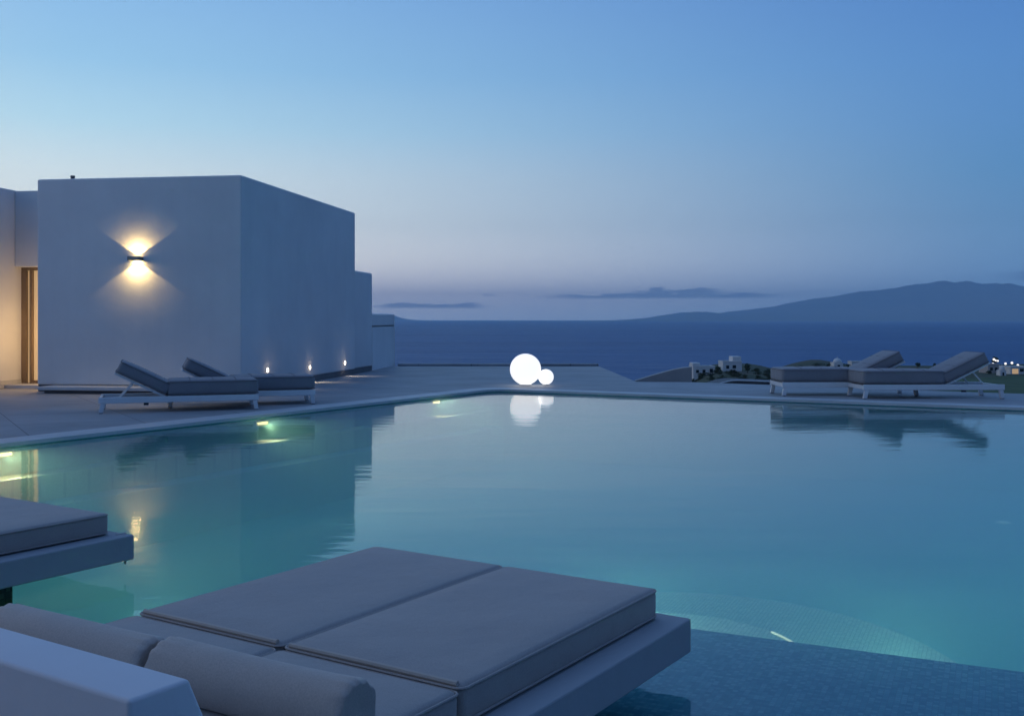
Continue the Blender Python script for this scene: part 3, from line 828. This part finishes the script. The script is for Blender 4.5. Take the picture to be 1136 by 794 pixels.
bm = newbm(); add_lathe(bm, [(0, .001), (.08, .001), (.08, .01), (0, .01)], 20); mesh('rim', bm, M_frame, o)
bm = newbm(); add_lathe(bm, [(0, .011), (.06, .011), (0, .02)], 20); mesh('lens', bm, emis('dim_floor_light', (.6, 1, .9), .35), o)
# added fill lights in open water, without fixtures, lifting the pool glow
for (x, y, e_) in ((4.6, 4.6, 20), (8.0, 6.0, 25), (-2.0, 6.0, 6)):
    lamp('pool_fill_light', 'POINT', (x, y, ZD + .35), e_, (.75, 1, .6), .12)

# ------------------------------------------------------------------ wall and low roof beyond the terrace
gw = empty('garden_wall', (0, 0, 0), 0, 'brownish rendered wall with a rising top just beyond the terrace edge', 'wall')
Yg = 19.6
def gx(px): return (px - 568) / F * Yg
def gz(py): return H - (py - 354) / F * Yg
bm = newbm(); pts = [(gx(704), gz(422.6)), (gx(722), gz(417)), (gx(745), gz(410.5)), (gx(758), gz(408)), (gx(767.5), gz(407.3)), (gx(767.5), -1.6), (gx(704), -1.6)]
a_ = [bm.verts.new((x, Yg, z)) for x, z in pts]; b_ = [bm.verts.new((x + .05, Yg + .35, z)) for x, z in pts]
bm.faces.new(a_); bm.faces.new(b_[::-1])
for i in range(len(pts)): j = (i + 1) % len(pts); bm.faces.new((a_[i], b_[i], b_[j], a_[j]))
mesh('wall', bm, M_brownwall, gw)
vr = empty('arched_canopy', (0, 0, 0), 0, 'low dark canopy with thin white arched rim just beyond the terrace edge', 'canopy')
Yv = 19.2
def vx(px): return (px - 568) / F * Yv
def vz(py): return H - (py - 354) / F * Yv
n = 18; up_ = []
for i in range(n + 1):
    k = i / n; px = 794 + 80 * k; py = 427.0 - 5.6 * math.sin(min(1, k * 3.2) * math.pi / 2) + 3.0 * k ** 1.5
    up_.append(Vector((vx(px), Yv, vz(py))))
bm = newbm(); add_tube(bm, up_, .013, 6); mesh('upper_rim', bm, M_frame, vr)
bm = newbm(); add_tube(bm, [Vector((vx(794), Yv, vz(427.4))), Vector((vx(840), Yv, vz(428.0))), Vector((vx(874), Yv, vz(428.6)))], .011, 6); mesh('lower_rim', bm, M_frame, vr)
bm = newbm(); base = [Vector((p.x, Yv, vz(427.6))) for p in up_]
a_ = [[bm.verts.new(q + Vector((0, dy, -.006 if q in up_ else 0))) for q in up_ + base[::-1]] for dy in (.02, .9)]
for i in range(n):
    for r_ in a_: bm.faces.new((r_[i], r_[i + 1], r_[2 * n - i], r_[2 * n + 1 - i]))
for i in range(2 * n + 2): k = (i + 1) % (2 * n + 2); bm.faces.new((a_[0][i], a_[0][k], a_[1][k], a_[1][i]))
bmesh.ops.remove_doubles(bm, verts=bm.verts[:], dist=1e-4)
mesh('cover', bm, M_plinth, vr)
bm = newbm(); add_box(bm, vx(797), vx(866), Yv + .1, Yv + .85, -1.6, vz(428.2)); mesh('base', bm, M_plinth, vr)

# ------------------------------------------------------------------ village on the headland
def house(px0, px1, py_top, py_base, label, wins=(), depth=7, storey2=None, mat=M_wall_far):
    p = gnd((px0 + px1) / 2, py_base); Y = p.y; s = Y / F
    w_ = (px1 - px0) * s; h_ = (py_base - py_top) * s
    o = empty('village_house', (p.x, p.y, p.z), 0, label, 'house', None)
    bm = newbm(); add_box(bm, -w_ / 2, w_ / 2, 0, depth, -1.5, h_, .08)
    wall = mesh('wall', bm, mat, o)
    bm = newbm()
    for (x0, x1, y0, y1) in ((-w_ / 2 - .1, w_ / 2 + .1, -.1, .15), (-w_ / 2 - .1, w_ / 2 + .1, depth - .15, depth + .1)): add_box(bm, x0, x1, y0, y1, h_ + .003, h_ + .4)
    for x0 in (-w_ / 2 - .1, w_ / 2 - .15): add_box(bm, x0, x0 + .25, .152, depth - .152, h_ + .003, h_ + .4)
    mesh('parapet', bm, mat, o)
    if storey2:
        a, b, hh = storey2
        bm = newbm(); add_box(bm, -w_ / 2 + a * w_, -w_ / 2 + b * w_, 1.0, depth - .5, h_ + .002, h_ + hh, .08); mesh('upper_storey', bm, mat, o)
    for (u_, v0, ww, wh, lit) in wins:
        bm = newbm(); x = -w_ / 2 + u_ * w_; add_box(bm, x - ww / 2, x + ww / 2, -.05, .05, v0, v0 + wh)
        mesh('door' if v0 < .2 else 'window', bm, M_lit if lit else M_glass_dark, o)
    return o
house(769, 793, 407.5, 417, 'flat-roofed white house just right of the brownish wall end', ((.2, 1.0, 1.0, 1.0, 0), (.5, .0, 1.0, 2.1, 0), (.84, 1.2, 1.1, 1.2, 0)), 8, (.0, .35, 1.4))
house(802, 823, 402, 412, 'stepped two-storey white house on the headland in the middle of the village', ((.25, .9, 1.0, 1.1, 0), (.6, 1.0, 1.2, 1.1, 0)), 8, (.55, 1, 1.9))
house(764, 770, 401, 404.5, 'tiny white house highest on the ridge above the brownish wall end', ((.5, .6, .6, .7, 0),), 4)
house(945, 962, 401.5, 407, 'low white house between the domed chapel and the left lounger back', ((.5, .7, 1.0, .8, 0),), 6)
house(1096, 1109, 405, 414, 'brownish low house under the cluster of village lamps', ((.3, .9, .9, 1.0, 0), (.7, .9, .9, 1.0, 0)), 7, None, M_brownwall)
house(1121, 1142, 408, 415, 'long low house with white roof edge at the right photo edge', ((.25, .1, 2.0, 1.6, 1), (.6, .8, 1.2, 1.0, 0)), 8)
def chapel(px, py_base, wpx, hpx, label):
    p = gnd(px, py_base); s = p.y / F; w_ = wpx * s; h_ = hpx * s * .55; r_ = w_ / 2
    o = empty('chapel', p, 0, label, 'chapel')
    bm = newbm(); add_box(bm, -r_, r_, 0, w_ * 1.5, -1.5, h_, .05); mesh('wall', bm, M_wall_far, o)
    bm = newbm(); n = 10; prof = [(r_ * .96 * math.cos(R(90) * k / n), h_ + .01 + hpx * s * .42 * math.sin(R(90) * k / n)) for k in range(n)] + [(0, h_ + .01 + hpx * s * .42)]
    add_lathe(bm, prof, 20, Matrix.Translation((0, r_, 0))); mesh('dome', bm, M_wall_far, o, True)
    bm = newbm(); zt_ = h_ + hpx * s * .42; add_box(bm, -.05, .05, r_ - .05, r_ + .05, zt_ - .05, zt_ + .8); add_box(bm, -.25, .25, r_ - .04, r_ + .04, zt_ + .4, zt_ + .5); mesh('cross', bm, M_wall_far, o)
    bm = newbm(); add_box(bm, -w_ * .14, w_ * .14, -.05, .05, .0, h_ * .6); mesh('door', bm, M_glass_dark, o)
chapel(930.5, 408.5, 10, 11.5, 'white domed chapel between the two right loungers and the sea')
chapel(1113, 416.5, 6.5, 10.5, 'small white chapel below the village lamps at the right')

def shrub(name, px, py, wpx, hpx, label, trunk=.2, seed=0):
    rnd = random.Random(seed); p = gnd(px, py); s = p.y / F; w_ = wpx * s; h_ = hpx * s
    o = empty(name, p, 0, label, 'tree' if trunk > .3 else 'shrub', 'dark trees and shrubs on the headland')
    bm = newbm(); add_tube(bm, [(0, 0, -.6), (.05 * w_, 0, h_ * .3), (0, .02, h_ * .7)], [.05 * h_, .035 * h_, .012 * h_], 7)
    for k in range(4):
        a = k * 1.7 + seed; add_tube(bm, [(0, 0, h_ * (.2 + .1 * k)), (math.cos(a) * w_ * .25, math.sin(a) * w_ * .25, h_ * (.45 + .1 * k))], [.025 * h_, .01 * h_], 5)
    mesh('trunk', bm, M_bark, o)
    bm = newbm(); cl_ = []
    for k in range(9):
        a = rnd.uniform(0, 6.28); q_ = rnd.uniform(0, .34); cl_.append((math.cos(a) * q_ * w_, math.sin(a) * q_ * w_, h_ * (trunk + rnd.uniform(.08, .9 - trunk)), rnd.uniform(.16, .27)))
    ls = max(.12, .07 * h_)
    for k in range(520):
        cx, cy_, cz_, cr = rnd.choice(cl_)
        d_ = Vector((rnd.gauss(0, 1), rnd.gauss(0, 1), rnd.gauss(0, 1))).normalized() * rnd.random() ** .4
        c = Vector((cx + d_.x * cr * w_, cy_ + d_.y * cr * w_, max(.05 * h_, cz_ + d_.z * cr * h_ * .8)))
        a = Vector((rnd.gauss(0, 1), rnd.gauss(0, 1), rnd.gauss(0, 1))).normalized(); b = a.orthogonal().normalized()
        q_ = a.cross(b); l_ = ls * rnd.uniform(.7, 1.4)
        bm.faces.new([bm.verts.new(c + b * l_), bm.verts.new(c + q_ * l_ * .6), bm.verts.new(c - b * l_), bm.verts.new(c - q_ * l_ * .6)])
    mesh('crown', bm, M_leaf, o); return o
sh = [(758, 409, 6, 3.5, 'shrub beside the tiny ridge house, left of it'), (778, 420, 11, 5, 'low dark shrub in front of the flat-roofed white house'),
      (797, 414, 7, 8, 'dark tree between the flat-roofed house and the stepped house'), (790, 423, 14, 5, 'wide dark shrub at the lower edge, left of the arched roof'),
      (812, 417, 12, 7, 'dark round shrub in front of the stepped white house'), (829, 414, 11, 10, 'tallest dark tree right of the stepped white house'),
      (838, 415, 12, 7, 'dark bushy tree sloping down right of the tallest tree'), (826, 421, 16, 6, 'broad low shrub below the tallest tree'),
      (850, 418, 14, 5.5, 'dark shrub just left of the rear right lounger'), (805, 425, 14, 5, 'dark shrub above the arched roof edge'),
      (842, 424, 16, 6, 'dark shrub between the arched roof and the lounger foot'), (771, 425, 9, 5, 'dark shrub touching the brownish wall end'),
      (890, 409, 16, 4, 'low shrub on the ridge left of the domed chapel'), (908, 408.5, 18, 6, 'dark bush on the ridge, next left of the domed chapel'),
      (919, 408.5, 8, 5, 'small bush touching the left side of the domed chapel'), (1018, 409, 6, 7, 'small dark tree seen between the two raised lounger backs'),
      (1037, 408, 5, 5, 'tiny tree beside the raised back of the nearer right lounger'), (1105, 405, 8, 9, 'dark tree among the cluster of village lamps'),
      (1098, 415, 10, 4, 'dark shrub at the foot of the brownish low house'), (1128, 412, 10, 4.5, 'dark shrub in front of the long low house'),
      (941, 408, 6, 4, 'small bush right of the domed chapel')]
for i, (px, py, a, b, lab) in enumerate(sh): shrub('pine_tree' if b > 6.5 else 'shrub', px, py, a, b, lab, .35 if b > 6.5 else .12, i)

rr_ = random.Random(4)
for i in range(26):
    px = rr_.uniform(772, 862); py = rr_.uniform(413, 426); sz = rr_.uniform(8, 15)
    o = shrub('shrub', px, py, sz, rr_.uniform(3.5, 6), 'one of the dark scrub bushes massed below the white houses on the slope', .1, 40 + i); o['group'] = 'scrub bushes below the white houses'
for i, (px, py, rp, pb, lab) in enumerate([(1102.6, 398.6, 1.5, 409, 'village street lamp, highest of the lamp cluster'), (1104.6, 399.8, 1.2, 410, 'village street lamp, second in the lamp cluster just below the highest'),
        (1107, 400.2, 1.2, 410, 'village street lamp, rightmost of the tight lamp cluster'), (1101.6, 403.3, 1.3, 412, 'village street lamp, lowest of the cluster, at the lounger back tip'),
        (1115.5, 403.3, 1.5, 412, 'bluish white village street lamp right above the small chapel'), (1122.6, 402.5, 1.6, 411, 'village street lamp between the small chapel and the photo edge'),
        (1129.2, 405, 1.5, 412, 'village street lamp nearest the right photo edge')]):
    p = gnd(px, pb); s = p.y / F; z = H - (py - 354) * s
    o = empty('street_lamp', p, 0, lab, 'street lamp', 'lit street lamps of the village')
    bm = newbm(); add_tube(bm, [(0, 0, -.5), (0, 0, z - p.z - rp * s * .8)], [.12, .07], 6); mesh('pole', bm, M_dark, o)
    bm = newbm(); bmesh.ops.create_uvsphere(bm, u_segments=14, v_segments=10, radius=rp * s * .85, matrix=Matrix.Translation((0, 0, z - p.z))); mesh('lamp_head', bm, M_street, o, True)
